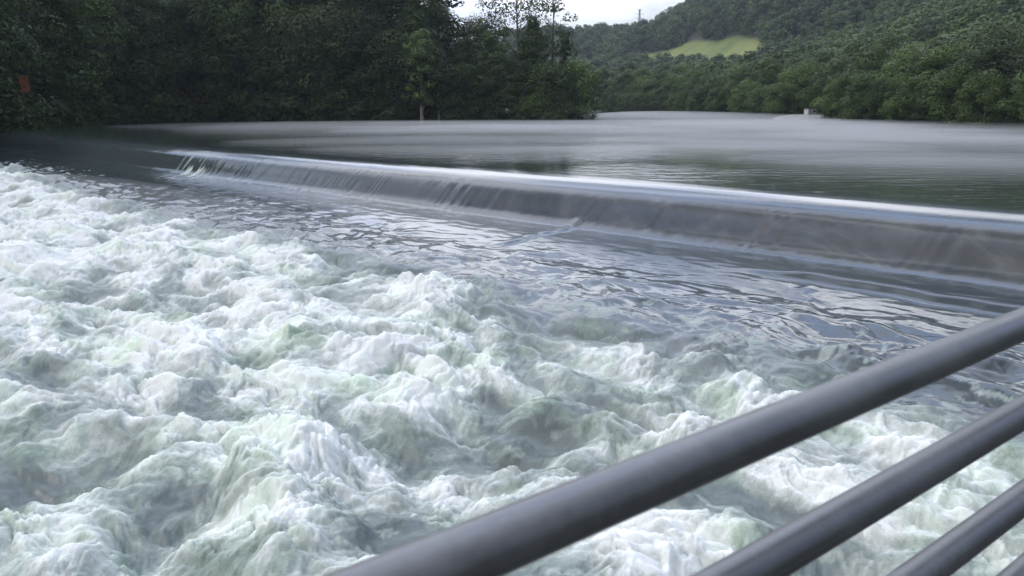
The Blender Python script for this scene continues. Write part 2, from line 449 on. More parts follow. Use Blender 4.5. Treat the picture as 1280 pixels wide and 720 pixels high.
def rail_mat():
    m, nt, b = new_mat('grey_painted_pipe')
    v = objcoord(nt, (1, 1, 1))
    n = noise(nt, v, 5, 6, .65, .3); n2 = noise(nt, v, 90, 3, .6)
    r = ramp(nt, mathn(nt, 'MULTIPLY_ADD', n2.outputs[0], .25, n.outputs[0]), [(.40, (.036, .037, .036)), (.58, (.054, .055, .053)), (.74, (.10, .10, .095))])
    nt.links.new(r.outputs[0], b.inputs['Base Color'])
    b.inputs['Specular IOR Level'].default_value = 1.0; b.inputs['IOR'].default_value = 1.6
    rr = ramp(nt, n.outputs[0], [(.3, (.32, .32, .32)), (.7, (.52, .52, .52))]); nt.links.new(rr.outputs[0], b.inputs['Roughness'])
    bp = nt.nodes.new('ShaderNodeBump'); bp.inputs['Strength'].default_value = .15; bp.inputs['Distance'].default_value = .0006
    nt.links.new(n2.outputs[0], bp.inputs['Height']); nt.links.new(bp.outputs[0], b.inputs['Normal'])
    return m
MAT['rail'] = rail_mat()

# ================================================================== WATER
tag(make_nappe(), 'smooth glassy sheet of water sliding over the weir crest', 'weir water', kind='structure')
tag(make_lower(), 'white churning water below the weir', 'river water', kind='structure')
def spray():
    rng = np.random.RandomState(21)
    n0 = 60000
    r = 6 * np.exp(rng.uniform(0, math.log(45 / 6), n0)); a = rng.uniform(R(-40), R(40), n0)
    x, y = r * np.sin(a), r * np.cos(a); u, s_ = to_us(x, y); z, fo, bo = surface(u, s_)
    cl = fbm(u * .8, s_ * .6, 3, 95)
    k = (fo > .55) & (cl > .12) & (z > LOW + .12) & (u > 8); x, y, z, r = x[k][:7000], y[k][:7000], z[k][:7000], r[k][:7000]
    n = len(x); h = rng.exponential(.07, n) + .01; rad = rng.uniform(.003, .011, n) * (.6 + r / 40)
    ct = np.column_stack([x, y, z + h])
    oc = np.array([(1, 0, 0), (0, 1, 0), (-1, 0, 0), (0, -1, 0), (0, 0, 1), (0, 0, -1)], float)
    co = (ct[:, None, :] + oc[None] * rad[:, None, None] * rng.uniform(.6, 1.5, (n, 1, 3))).reshape(-1, 3)
    f = np.array([(0, 1, 4), (1, 2, 4), (2, 3, 4), (3, 0, 4), (1, 0, 5), (2, 1, 5), (3, 2, 5), (0, 3, 5)])
    q = (f[None] + 6 * np.arange(n)[:, None, None]).reshape(-1, 3)
    return tag(obj('spray', raw_mesh('spray', co, q, True), MAT['drops']), 'white droplets thrown up over the churning water', 'spray', kind='stuff')
MAT['drops'] = simple('white_spray', (.78, .80, .80), .4, 0, .02)
spray()
# upper pool sheet, upstream of the crest
def upper_pool():
    c = [to_xy(-2.1, 27), to_xy(-2.1, S_END - 3)]
    pts = [c[0], c[1], (-80, 140), (-80, 300), (100, 300), (110, 60), (70, -20)]
    me = bpy.data.meshes.new('upper_river'); me.from_pydata([(x, y, -.012) for x, y in pts][::-1], [], [tuple(range(len(pts)))])
    return tag(obj('upper_river', me, MAT['water_up']), 'still dark river above the weir', 'river water', kind='structure')
upper_pool()
# the weir's concrete body under the sheet, and its dark left abutment
mb = MB()
(x0, y0), (x1, y1) = to_xy(-.35, 26), to_xy(-.35, S_END + .5)
mb.box(((x0 + x1) / 2, (y0 + y1) / 2, -2.65), (math.hypot(x1 - x0, y1 - y0), .9, 4.2), R(-45))
MAT['dark_concrete'] = simple('wet_dark_rock', (.014, .015, .013), .75, 0, .4, 1.5)
w = mb.build('weir_wall', MAT['dark_concrete']); tag(w, 'low concrete weir wall running under the falling water', 'weir', kind='structure')
# ================================================================== GROUND
def ground():
    xs = np.concatenate([np.linspace(-2500, -260, 22)[:-1], np.linspace(-260, 80, 90)[:-1], np.linspace(80, 170, 60)[:-1], np.linspace(170, 420, 60)[:-1], np.linspace(420, 2500, 24)])
    ys = np.concatenate([np.linspace(-900, -60, 12)[:-1], np.linspace(-60, 700, 230)[:-1], np.linspace(700, 1300, 60)[:-1], np.linspace(1300, 3500, 16)])
    X, Y = np.meshgrid(xs, ys)
    Z = terrain(X, Y)
    return obj('ground', grid_mesh('ground', X, Y, Z, None, {'field': 1 - sstep(.92, 1.12, field_mask(X, Y))}), MAT['ground'])
tag(ground(), kind='structure')

# ================================================================== TREES
def leaf_cards(centres, size, rng, var, out):
    n = len(centres)
    nm = out * .8 + rng.normal(size=(n, 3)) * .25 + np.array([0, 0, .45])
    nm /= np.linalg.norm(nm, axis=1)[:, None]
    a = rng.normal(size=(n, 3)); a -= (a * nm).sum(1)[:, None] * nm
    a /= np.linalg.norm(a, axis=1)[:, None]
    b = np.cross(nm, a)
    sz = size * rng.uniform(.6, 1.4, n)[:, None]
    c = centres
    co = np.stack([c - a * sz * .6, c - b * sz * .36 + a * sz * .05, c + a * sz * .7, c + b * sz * .36 + a * sz * .05], 1).reshape(-1, 3)
    q = np.arange(4 * n).reshape(n, 4)
    sn = out + rng.normal(size=(n, 3)) * .16 + np.array([0, 0, .25]); sn /= np.linalg.norm(sn, axis=1)[:, None]
    return co, q, np.repeat(var, 4), np.repeat(sn, 4, axis=0)
def leafy(name, cards, mat):
    co, q, vv, sn = cards
    me = raw_mesh(name, co, q, True, {'leafvar': vv}); me.materials.append(mat)
    me.normals_split_custom_set_from_vertices([tuple(v) for v in sn]); return me
def crown_points(rng, h, w, n, kind='round', clumps=26):
    """leaf centres gathered in clumps on limbs"""
    pts, var, limbs, outs = [], [], [], []
    base = .22 * h if kind != 'low' else .03 * h
    for k in range(clumps):
        t = (k + .5) / clumps
        if kind == 'cone':
            zz = base + (h - base) * (t ** .9); rr = w * .5 * (1 - t) ** .8 * rng.uniform(.55, 1.0)
        elif kind == 'low':
            zz = h * (.03 + .90 * t); rr = w * .5 * math.sqrt(max(.02, 1 - (2 * t - .7) ** 2 / 1.75)) * rng.uniform(.4, 1)
        elif kind == 'column':
            zz = base * .3 + (h - base * .3) * t; rr = w * .5 * (math.sin(math.pi * min(1, t * .9 + .1))) ** .6 * rng.uniform(.2, .7)
        else:
            zz = base + (h - base) * t; rr = w * .5 * math.sqrt(max(.03, 1 - (1.75 * t - .75) ** 2)) * rng.uniform(.45, 1)
        an = k * 2.399 + rng.uniform(-.5, .5)
        c = np.array([math.cos(an) * rr, math.sin(an) * rr, zz])
        cr = (w * .19 if kind != 'column' else w * .25) * rng.uniform(.6, 1.3) * (26 / clumps) ** .25
        m = int(n / clumps * (cr / (w * .19)) ** 1.3)
        d = rng.normal(size=(m, 3)); d /= np.linalg.norm(d, axis=1)[:, None]
        rad = rng.uniform(.5, 1, m) ** .4
        p = c + d * (cr * rad)[:, None] * np.array([1.15, 1.15, .72])
        p[:, 2] -= .25 * cr * (np.hypot(d[:, 0], d[:, 1]) ** 2)
        outs.append(d); pts.append(p); var.append(np.full(m, rng.uniform(0, 1)) + rng.uniform(-.15, .15, m)); limbs.append(c)
    return np.concatenate(pts), np.concatenate(var), limbs, np.concatenate(outs)
def tree_meshes(seed, h, w, n, size, kind, clumps=26, leaf=MAT['leaf_dark'], bk=MAT['bark'], sparse=False):
    rng = np.random.RandomState(seed)
    p, v, limbs, od = crown_points(rng, h, w, n, kind, clumps)
    if sparse:
        k = perlin(p[:, 0] * .55, p[:, 2] * .55, seed) + .6 * perlin(p[:, 1] * .6, p[:, 2] * .5, seed + 3) > -.05; p, v, od = p[k], v[k], od[k]
    crown = leafy('crown', leaf_cards(p, size, rng, v, od), leaf)
    mb = MB(); r0 = h * .016 + .05
    lean = rng.uniform(-.03, .03, 2) * h
    tp = [(lean[0] * t * t, lean[1] * t * t, h * .93 * t - .6 * (t == 0)) for t in np.linspace(0, 1, 8)]
    mb.add(tube(tp, [r0 * (1.25 if i == 0 else 1 - i / 7.6) for i in range(8)], 8))
    for c in limbs[::2]:
        z0 = max(c[2] - .22 * h * rng.uniform(.5, 1), h * .08)
        t = z0 / (h * .93); b0 = (lean[0] * t * t, lean[1] * t * t, z0)
        mid = ((b0[0] + c[0]) / 2, (b0[1] + c[1]) / 2, b0[2] + (c[2] - b0[2]) * .62)
        mb.add(tube([b0, mid, tuple(c)], [r0 * .45 * (1 - .6 * t), r0 * .3 * (1 - .6 * t), .015], 5))
    trunk = raw_mesh('trunk', mb.co, mb.q, True); trunk.materials.append(bk)
    return crown, trunk
def plant(name, meshes, x, y, scale, rz, label, cat, group=None, z=None, sxy=1.0, leaf=None):
    g = float(terrain(np.array([x]), np.array([y]))[0]) if z is None else z
    root = empty(name, (x, y, g), rz); root.scale = (scale * sxy, scale * sxy, scale)
    c = bpy.data.objects.new('crown', meshes[0]); t = bpy.data.objects.new('trunk', meshes[1])
    for o in (c, t): COL.objects.link(o); o.parent = root
    if leaf:
        c.material_slots[0].link = 'OBJECT'; c.material_slots[0].material = leaf
    tag(root, label, cat, group); return root

PROT = {
 'r1': tree_meshes(1, 20, 13, 11500, .35, 'round', 34),
 'r2': tree_meshes(2, 20, 11, 11000, .35, 'round', 30),
 'r3': tree_meshes(3, 20, 15, 12500, .37, 'low', 38),
 'c1': tree_meshes(4, 20, 9, 11000, .35, 'cone', 44),
 'c2': tree_meshes(5, 20, 8, 10000, .33, 'cone', 40),
 'b1': tree_meshes(6, 5, 7, 3500, .30, 'low', 18),
 'b2': tree_meshes(8, 5, 6, 3000, .30, 'low', 16),
 's1': tree_meshes(9, 11, 10, 9500, .30, 'low', 26, MAT['leaf_mid']),
 's2': tree_meshes(10, 11, 9, 9500, .30, 'low', 24, MAT['leaf_mid']),
 's3': tree_meshes(12, 12, 9, 9500, .30, 'round', 26, MAT['leaf_mid']),
}
def shore_pt(t, pts):
    L = [math.dist(pts[i], pts[i + 1]) for i in range(len(pts) - 1)]; T = t * sum(L)
    for i, l in enumerate(L):
        if T <= l or i == len(L) - 1:
            k = T / l; a, b = pts[i], pts[i + 1]
            ex, ey = (b[0] - a[0]) / l, (b[1] - a[1]) / l
            return a[0] + ex * l * k, a[1] + ey * l * k, -ey, ex
        T -= l
# --- left bank, rows of forest trees
LEFT = [tuple(p) for p in RIVER[3:13]]
def pxof(x, y): return 640 + 1075 * x / y
def pxpos(px, y): return (px - 640) / 1075 * y
GL = 'dark trees massed along the left bank'
def skyline(px):
    # top of the trees above the river, in metres at 146 m, along the left bank
    xs = [-300, 440, 530, 556, 590, 610, 690, 712, 735]
    hs = [34, 31, 24, 17.5, 15.5, 17, 17, 11.5, 9]
    return float(np.interp(px, xs, hs))
rows = [(2.5, 6.2, .62, ['r3', 'r3', 'r2']), (8, 6.5, .82, ['r1', 'c1', 'r2', 'c2']), (15, 7.2, .95, ['c1', 'r1', 'r2']), (24, 8.5, 1.0, ['r1', 'c1', 'r2'])]
LSH = {'r1': 'round crowned', 'r2': 'narrow crowned', 'r3': 'low branching', 'c1': 'pointed', 'c2': 'slim pointed'}
for ri, (off, step, hf, kinds) in enumerate(rows):
    tl = sum(math.dist(LEFT[i], LEFT[i + 1]) for i in range(len(LEFT) - 1))
    k = 0; t = 0
    while t < tl:
        x, y, nx, ny = shore_pt(min(1, t / tl), LEFT)
        o = off + rnd.uniform(-1.2, 1.2); x += nx * o; y += ny * o
        t += step * rnd.uniform(.75, 1.25)
        px = pxof(x, y)
        if px < -160 or px > 708 - off * 1.2: continue
        H = skyline(px) * hf * rnd.uniform(.86, 1.0) * (y / 146 if px > 300 else 1)
        g = float(terrain(np.array([x]), np.array([y]))[0])
        if px > 500: H -= max(0, g - 1)
        kd = rnd.choice(kinds)
        mat = rnd.choice([MAT['leaf_dark']] * 5 + [MAT['leaf_mid']] * 5)
        lab = {0: 'dark %s tree leaning over the waterline of the left bank', 1: 'dark %s tree just behind the waterline trees of the left bank', 2: 'tall dark %s tree deep in the left bank wood', 3: 'tallest rear %s tree of the left bank wood'}[ri] % LSH[kd]
        if mat is MAT['leaf_mid']: lab = lab.replace('dark', 'greener', 1).replace('rear', 'greener rear')
        plant('bank_tree', PROT[kd], x, y, H / 20, rnd.uniform(0, 6.28), lab, 'tree', GL + ', ' + ('front', 'second', 'third', 'rear')[ri] + ' row, ' + LSH[kd] + (' greener' if mat is MAT['leaf_mid'] else ''), sxy=rnd.uniform(.9, 1.25) * (1 if H > 14 else 1.25), leaf=mat)
# bushes at the water's edge
k = 0; t = 0
while t < tl:
    x, y, nx, ny = shore_pt(min(1, t / tl), LEFT); t += rnd.uniform(3.0, 4.6)
    o = rnd.uniform(-.6, .9); x += nx * o; y += ny * o
    px = pxof(x, y)
    if px < -80 or px > 719: continue
    kd = rnd.choice(['b1', 'b2'])
    plant('bank_bush', PROT[kd], x, y, rnd.uniform(.55, 1.1), rnd.uniform(0, 6.28), 'dark leafy bush hanging over the water along the left bank', 'bush', 'bushes along the left waterline', z=-.3, leaf=rnd.choice([MAT['leaf_dark'], MAT['leaf_dark'], MAT['leaf_mid']]))
# single trees one can pick out
def at_px(px, y): return pxpos(px, y), y
x, y = at_px(527, 141.5); plant('slender_tree', tree_meshes(21, 14.2, 6.0, 4200, .34, 'round', 22, MAT['leaf_pale'], MAT['pale_bark']), x, y, 1, 0, 'slender pale green tree with a light bare trunk standing at the left waterline', 'tree', z=.05)
x, y = at_px(548, 142.2); plant('young_tree', tree_meshes(22, 9, 3.2, 1500, .34, 'round', 12, MAT['leaf_mid'], MAT['pale_bark']), x, y, 1, 0, 'thin young tree with pale trunk right of the slender light tree', 'tree', z=.05)
x, y = at_px(648, 152); plant('open_tree', tree_meshes(23, 23, 17, 13000, .34, 'round', 46, MAT['leaf_mid'], MAT['bark'], True), x, y, 1, .4, 'tall tree with airy see-through crown rising against the sky', 'tree')
x, y = at_px(690, 158); plant('open_tree', tree_meshes(24, 22, 9, 5200, .34, 'round', 22, MAT['leaf_dark'], MAT['bark'], True), x, y, 1, 1.4, 'narrower airy tree with thin high branches right of the large open crown', 'tree')
x, y = at_px(706, 150); plant('cypress_tree', tree_meshes(25, 13.4, 2.6, 2600, .3, 'column', 22, MAT['leaf_dark'], MAT['bark']), x, y, 1, 0, 'narrow dark column shaped tree near the tip of the left bank', 'tree')
x, y = at_px(719, 147); plant('point_tree', tree_meshes(26, 9.6, 8.2, 5200, .34, 'low', 26, MAT['leaf_bright'], MAT['bark']), x, y, 1, 0, 'rounded lighter green tree at the very tip of the left bank', 'tree')
x, y = at_px(686, 146); plant('point_tree', tree_meshes(27, 9.0, 9, 5200, .34, 'low', 26, MAT['leaf_mid'], MAT['bark']), x, y, 1, 0, 'low spreading tree left of the lighter tip tree', 'tree')
x, y = at_px(62, 115); plant('maple_tree', tree_meshes(28, 24, 17, 16000, .36, 'round', 60, MAT['leaf_bright'], MAT['bark']), x, y, 1, .7, 'broad leafy green tree nearest on the far left bank', 'tree', z=.3)
x, y = at_px(-60, 103); plant('maple_tree', tree_meshes(29, 22, 15, 9000, .42, 'round', 40, MAT['leaf_mid'], MAT['bark']), x, y, 1, 0, 'second broad leafy tree cut by the left edge of the picture', 'tree', z=.3)
# far left bank beyond the edge of the picture so that the water mirrors woods there too
for i in range(9):
    y = 84 - i * 11; x = -61.5 - i * 1.2
    plant('bank_tree', PROT[rnd.choice(['r1', 'r2', 'c1'])], x, y, 1.15, rnd.uniform(0, 6), 'dark tree on the left shore beside the churning water', 'tree', 'trees on the near left shore', sxy=1.2)

# --- right bank trees
RIGHT = [tuple(p) for p in RIVER[18:28]]
tr = sum(math.dist(RIGHT[i], RIGHT[i + 1]) for i in range(len(RIGHT) - 1))
for ri, (off, step, hh) in enumerate([(1.8, 4.6, 7.4), (6.5, 5.4, 10.2), (14, 6.6, 11.8), (23, 8, 13)]):
    t = 0
    while t < tr:
        x, y, nx, ny = shore_pt(min(1, t / tr), RIGHT)
        o = off + rnd.uniform(-1.5, 1.5); x -= -nx * o * 1.0; y -= -ny * o
        t += step * rnd.uniform(.75, 1.25)
        px = pxof(x, y)
        if px > 1420: continue
        if 985 < px < 1045 and ri == 0: continue
        kd = rnd.choice(['s1', 's2', 's3']); H = hh * rnd.uniform(.8, 1.12) * (.93 if px < 900 else 1.0)
        mat = rnd.choice([MAT['leaf_mid'], MAT['leaf_mid'], MAT['leaf_bright'], MAT['leaf_bright'], MAT['leaf_dark']])
        cn = {'leaf_mid': 'mid green', 'leaf_bright': 'fresh green', 'leaf_dark': 'dark green'}[[k_ for k_, v_ in MAT.items() if v_ is mat][0]]
        sh = {'s1': 'wide bushy', 's2': 'bushy', 's3': 'round crowned'}[kd]
        rw = ('at the waterline of the right bank', 'just behind the waterline of the right bank', 'deeper in the right bank wood', 'at the back of the right bank wood')[ri]
        plant('riverside_tree', PROT[kd], x, y, H / 11.3, rnd.uniform(0, 6.28), '%s %s tree %s' % (cn, sh, rw), 'tree', '%s %s trees %s' % (cn, sh, rw), sxy=rnd.uniform(.9, 1.2), leaf=mat)

# --- hillside woods: one mass
def forest():
    rng = np.random.RandomState(5)
    protos = []
    for i, (kd, lf) in enumerate((('low', 'leaf_far'), ('round', 'leaf_far'), ('low', 'leaf_mid'), ('cone', 'leaf_dark'), ('low', 'leaf_bright'))):
        r2 = np.random.RandomState(100 + i)
        p, v, _, od = crown_points(r2, 12, 9.5, 2000, kd, 16)
        me = leafy('wood_crown_%s' % 'abcde'[i], leaf_cards(p, .72, r2, v, od), MAT[lf])
        protos.append(bpy.data.objects.new('wood_crown_source', me))
    P, Sc = [], []
    def scatter(az0, az1, r0, r1, step_k, cond):
        r = r0
        while r < r1:
            st = step_k * (1 + (r - r0) / 700.0)
            n = max(1, int(R(az1 - az0) * r / st))
            a = R(az0) + (np.arange(n) + rng.uniform(-.45, .45, n)) * (R(az1 - az0) / n)
            rr = r + rng.uniform(-.45, .45, n) * st
            X, Y = rr * np.sin(a), rr * np.cos(a)
            ok = cond(X, Y)
            for x, y in zip(X[ok], Y[ok]): P.append((x, y)); Sc.append(rng.uniform(.75, 1.25) * (1 + (r - r0) / 2600.0))
            r += st * .95
    sdok = lambda X, Y: (sdist(X, Y) > 27) & (field_mask(X, Y) > 1)
    scatter(0, 42, 200, 1000, 6.2, lambda X, Y: sdok(X, Y))
    scatter(-48, 0, 150, 330, 7.0, lambda X, Y: (sdist(X, Y) > 32) & (pxof(X, Y) < 650) )
    scatter(42, 58, 110, 420, 8.0, sdok)
    P = np.array(P); Sc = np.array(Sc); Z = terrain(P[:, 0], P[:, 1])
    # drop the crowns no line from near the camera can reach
    me = bpy.data.meshes.new('hillside_woods'); me.vertices.add(len(P)); me.vertices.foreach_set('co', np.column_stack([P, Z - .5]).astype(np.float32).ravel())
    for nm, val, ty in (('sc', Sc, 'FLOAT'), ('rz', rng.uniform(0, 6.28, len(P)), 'FLOAT'), ('pick', np.where((np.hypot(P[:, 0], P[:, 1]) < 460) & (pxof(P[:, 0], P[:, 1]) > 1020) & (rng.rand(len(P)) < .7), 4, rng.choice([0, 0, 0, 1, 1, 2, 2, 3], len(P))), 'INT')):
        at = me.attributes.new(nm, ty, 'POINT'); at.data.foreach_set('value', val.astype(np.float32 if ty == 'FLOAT' else np.int32))
    o = obj('hillside_woods', me)
    ng = bpy.data.node_groups.new('woods', 'GeometryNodeTree')
    ng.interface.new_socket('Geometry', in_out='INPUT', socket_type='NodeSocketGeometry'); ng.interface.new_socket('Geometry', in_out='OUTPUT', socket_type='NodeSocketGeometry')
    gi = ng.nodes.new('NodeGroupInput'); go = ng.nodes.new('NodeGroupOutput')
    g2i = ng.nodes.new('GeometryNodeGeometryToInstance')
    for pr in protos[::-1]:
        oi = ng.nodes.new('GeometryNodeObjectInfo'); oi.inputs[0].default_value = pr; oi.inputs['As Instance'].default_value = True
        ng.links.new(oi.outputs['Geometry'], g2i.inputs[0])
    ip = ng.nodes.new('GeometryNodeInstanceOnPoints')
    def na(nm, ty):
        a = ng.nodes.new('GeometryNodeInputNamedAttribute'); a.data_type = ty; a.inputs[0].default_value = nm; return a.outputs[0]
    cb = ng.nodes.new('ShaderNodeCombineXYZ'); ng.links.new(na('rz', 'FLOAT'), cb.inputs[2])
    m2p = ng.nodes.new('GeometryNodeMeshToPoints'); ng.links.new(gi.outputs[0], m2p.inputs[0])
    ng.links.new(m2p.outputs[0], ip.inputs['Points'])
    # one instance source per kind: four branches by pick
    jn = ng.nodes.new('GeometryNodeJoinGeometry')
    ng.nodes.remove(g2i)
    for i, pr in enumerate(protos):
        oi = [n_ for n_ in ng.nodes if n_.bl_idname == 'GeometryNodeObjectInfo' and n_.inputs[0].default_value is pr][0]
        ipi = ng.nodes.new('GeometryNodeInstanceOnPoints')
        cmp_ = ng.nodes.new('FunctionNodeCompare'); cmp_.data_type = 'INT'; cmp_.operation = 'EQUAL'
        ng.links.new(na('pick', 'INT'), cmp_.inputs[2]); cmp_.inputs[3].default_value = i
        ng.links.new(m2p.outputs[0], ipi.inputs['Points']); ng.links.new(oi.outputs['Geometry'], ipi.inputs['Instance'])
        ng.links.new(cmp_.outputs[0], ipi.inputs['Selection'])
        ng.links.new(cb.outputs[0], ipi.inputs['Rotation']); ng.links.new(na('sc', 'FLOAT'), ipi.inputs['Scale'])
        ng.links.new(ipi.outputs[0], jn.inputs[0])
    ng.nodes.remove(ip)
    ng.links.new(jn.outputs[0], go.inputs[0])
    md = o.modifiers.new('woods', 'NODES'); md.node_group = ng
    print('forest crowns', len(P))
    return tag(o, 'continuous green woodland covering the hills behind the river', 'woodland', kind='stuff')
forest()

# ================================================================== SMALL THINGS FAR OFF
# white shed on a gravel landing at the right shore
gx, gy = pxpos(1016, 160), 160.0
me = bpy.data.meshes.new('gravel_landing')
ang = np.linspace(0, 2 * np.pi, 28, endpoint=False); rr = 1 + .12 * np.sin(ang * 3) + .07 * np.sin(ang * 5 + 1)
co = [(gx - .5 + 6.5 * r_ * math.cos(a), gy + 1.5 + 7 * r_ * math.sin(a)) for a, r_ in zip(ang, rr)]
ctr = (gx - .5, gy + 1.5)
vs, fs = [], []
for ring, k in enumerate((1.0, .7, .35)):
    for (x, y) in co:
        vs.append((ctr[0] + (x - ctr[0]) * k, ctr[1] + (y - ctr[1]) * k, (-.6, .35, .75)[ring]))
n28 = 28
for ring in range(2):
    for i in range(n28): fs.append((ring * n28 + i, ring * n28 + (i + 1) % n28, (ring + 1) * n28 + (i + 1) % n28, (ring + 1) * n28 + i))
fs.append(tuple(2 * n28 + i for i in range(n28)))
me.from_pydata(vs, [], fs); [setattr(p, 'use_smooth', True) for p in me.polygons]
tag(obj('gravel_landing', me, MAT['gravel']), 'pale gravel landing at the foot of the right bank', 'landing', kind='structure')
root = empty('white_shed', (gx + .4, gy + 2.2, .7), R(18)); tag(root, 'small white shed standing on the gravel landing by the far right shore', 'shed'); root.scale = (.62, .62, .62)
mb = MB(); mb.box((0, 0, .85), (3.0, 2.0, 1.7)); wl = mb.build('wall', MAT['white'], root, bevel=.02)
mb = MB(); mb.box((0, 0, 1.78), (3.3, 2.3, .14)); mb.build('roof', MAT['roof'], root, bevel=.02)
mb = MB(); mb.box((-.7, -1.02, .72), (.7, .05, 1.4)); mb.build('door', MAT['beige'], root)
mb = MB(); mb.box((.7, -1.02, 1.05), (.8, .05, .55)); mb.build('window', MAT['glass'], root)
# covered boat
root = empty('covered_boat', (pxpos(1072, 150), 150.0, .35), R(70)); tag(root, 'small tan covered boat pulled up on the right bank', 'boat')
mb = MB()
prof = [(-1.9, .55, .25), (-1.2, .75, .1), (0, .8, .05), (1.2, .6, .1), (2.1, .05, .5)]
cs_, fq = [], []
for (x, w_, zb) in prof: cs_ += [(x, -w_, .75), (x, -w_ * .6, zb), (x, w_ * .6, zb), (x, w_, .75)]
for i in range(4):
    for j in range(3): fq.append((i * 4 + j, i * 4 + j + 1, i * 4 + 5 + j, i * 4 + 4 + j))
fq.append((0, 3, 2, 1)); mb.add((cs_, fq)); mb.build('hull', MAT['white'], root, smooth=True)
mb = MB(); cs_, fq = [], []
for (x, w_, zb) in prof: cs_ += [(x, -w_ * 1.02, .74), (x, -w_ * .5, 1.15), (x, w_ * .5, 1.15), (x, w_ * 1.02, .74)]
for i in range(4):
    for j in range(3): fq.append((i * 4 + j, i * 4 + j + 1, i * 4 + 5 + j, i * 4 + 4 + j))
fq.append((0, 3, 2, 1)); mb.add((cs_, fq)); mb.build('cover', MAT['beige'], root, smooth=True)
# lattice pylon on the ridge
def pylon(x, y, h):
    z = float(terrain(np.array([x]), np.array([y]))[0]); root = empty('pylon', (x, y, z), .3)
    tag(root, 'thin lattice power pylon standing on the distant ridge', 'pylon')
    mb = MB(); w0, w1 = 3.2, .5; n = 9
    def cor(t, k):
        w_ = w0 + (w1 - w0) * min(1, t * 1.25); return ((-1, 1, 1, -1)[k] * w_, (-1, -1, 1, 1)[k] * w_, h * t)
    for k in range(4): mb.add(tube([cor(i / n, k) for i in range(n + 1)], .19, 5))
    for i in range(n):
        for k in range(4): mb.add(tube([cor(i / n, k), cor((i + 1) / n, (k + 1) % 4)], .14, 4)); mb.add(tube([cor(i / n, (k + 1) % 4), cor((i + 1) / n, k)], .09, 4))
    mb.build('lattice_tower', MAT['steel'], root)
    for zz in (.72, .85, .97):
        mb = MB(); mb.add(tube([(-5 + 2 * (zz > .9), 0, h * zz + .4), (0, 0, h * zz), (5 - 2 * (zz > .9), 0, h * zz + .4)], .14, 5)); mb.build('cross_arm', MAT['steel'], root)
pylon(pxpos(796, 860), 860, 31)
# orange marker among the left trees
x, y = at_px(33, 100); root = empty('marker_sign', (x, y, .1), R(28)); tag(root, 'small upright orange marker board on a post at the far left bank', 'sign')
MAT['post'] = simple('wooden_post', (.12, .09, .06), .9)
mb = MB(); mb.add(tube([(0, .06, -1.0), (0, .06, 6.0)], .06, 8)); mb.build('post', MAT['post'], root)
mb = MB(); mb.box((0, 0, 5.0), (1.05, .05, 1.9)); mb.build('board', MAT['orange'], root, bevel=.02)
# driftwood stump at the tip of the bank
x, y = at_px(736, 141.2); root = empty('tree_stump', (x, y, -.4)); tag(root, 'dark forked dead stump standing in the water at the bank tip', 'stump')
mb = MB(); mb.add(tube([(0, 0, 0), (.1, 0, 1.0), (-.1, 0, 2.0)], [.3, .22, .1], 8)); mb.build('stem', MAT['rock'], root, smooth=True)
for dx in (-1.2, -.7, .8):
    mb = MB(); mb.add(tube([(dx, 0, 0), (dx * .5, .1, .9), (dx * .9, 0, 1.7)], [.13, .12, .04], 7)); mb.build('root', MAT['rock'], root, smooth=True)
def rock(x, y, z, s, label, group):
    bm = bmesh.new(); bmesh.ops.create_icosphere(bm, subdivisions=3, radius=1)
    for v in bm.verts:
        k = 1 + .22 * math.sin(v.co.x * 3 + x) * math.cos(v.co.y * 2.7 + y) + .10 * math.sin(v.co.z * 6 + x * 2)
        v.co = Vector((v.co.x * k * 1.3, v.co.y * k, v.co.z * k * .6)) * s
    me = bpy.data.meshes.new('rock'); bm.to_mesh(me); bm.free(); [setattr(p, 'use_smooth', True) for p in me.polygons]
    o = obj('rock', me, MAT['rock'], loc=(x, y, z)); tag(o, label, 'rock', group); return o
x, y = at_px(745, 147); rock(x, y, -.05, .35, 'small dark rock poking out of the water off the bank tip', None)

# ================================================================== RAILING AND WALKWAY
def ray(px, py):
    a = (px - 640) / 1050; d = (py - 360) / 1050
    fw = math.cos(PITCH) - d * math.sin(PITCH); dn = math.sin(PITCH) + d * math.cos(PITCH)
    return a, fw, dn
vx, vf, vd = ray(1946, 128)
TH = math.atan2(vx, vf)                         # bearing of the railing
D = .46
dirv = Vector((math.sin(TH), math.cos(TH), 0)); nrm = Vector((-math.cos(TH), math.sin(TH), 0))
def depth_of(px, py):
    a, fw, dn = ray(px, py); hz = math.hypot(a, fw); az = math.atan2(a, fw)
    return dn / hz * D / math.sin(TH - az)
hs = [depth_of(1280, 405), depth_of(1280, 515), depth_of(1280, 622), depth_of(1280, 716)]
print('rail heights', hs)
DECK = CAMZ - 1.45
rail = empty('railing', (nrm.x * D, nrm.y * D, DECK), math.atan2(dirv.y, dirv.x))
tag(rail, 'grey painted pipe railing slanting across the lower right foreground', 'railing')
for i, h in enumerate(hs + [hs[-1] + .18, hs[-1] + .36]):
    z = CAMZ - h - DECK
    if z < .08: continue
    mb = MB(); mb.add(tube([(t_, 0, z) for t_ in np.linspace(-2.6, 9.2, 24)], .024, 32))
    mb.build('top_rail' if i == 0 else 'rail', MAT['rail'], rail, smooth=True)
for t_ in (-2.6, -.75, 1.95, 4.4, 6.8, 9.2):
    mb = MB(); mb.add(tube([(t_, 0, 0), (t_, 0, CAMZ - hs[0] - DECK)], .024, 20)); mb.build('post', MAT['rail'], rail, smooth=True)
    mb = MB(); mb.box((t_, 0, .009), (.12, .12, .012)); mb.build('base_plate', MAT['rail'], rail)
mb = MB(); c = nrm * (D - .95) + dirv * 3.2
mb.box((c.x, c.y, DECK - .15), (13.0, 2.2, .30), math.atan2(dirv.y, dirv.x))
tag(mb.build('walkway', MAT['concrete'], bevel=.02), kind='structure')

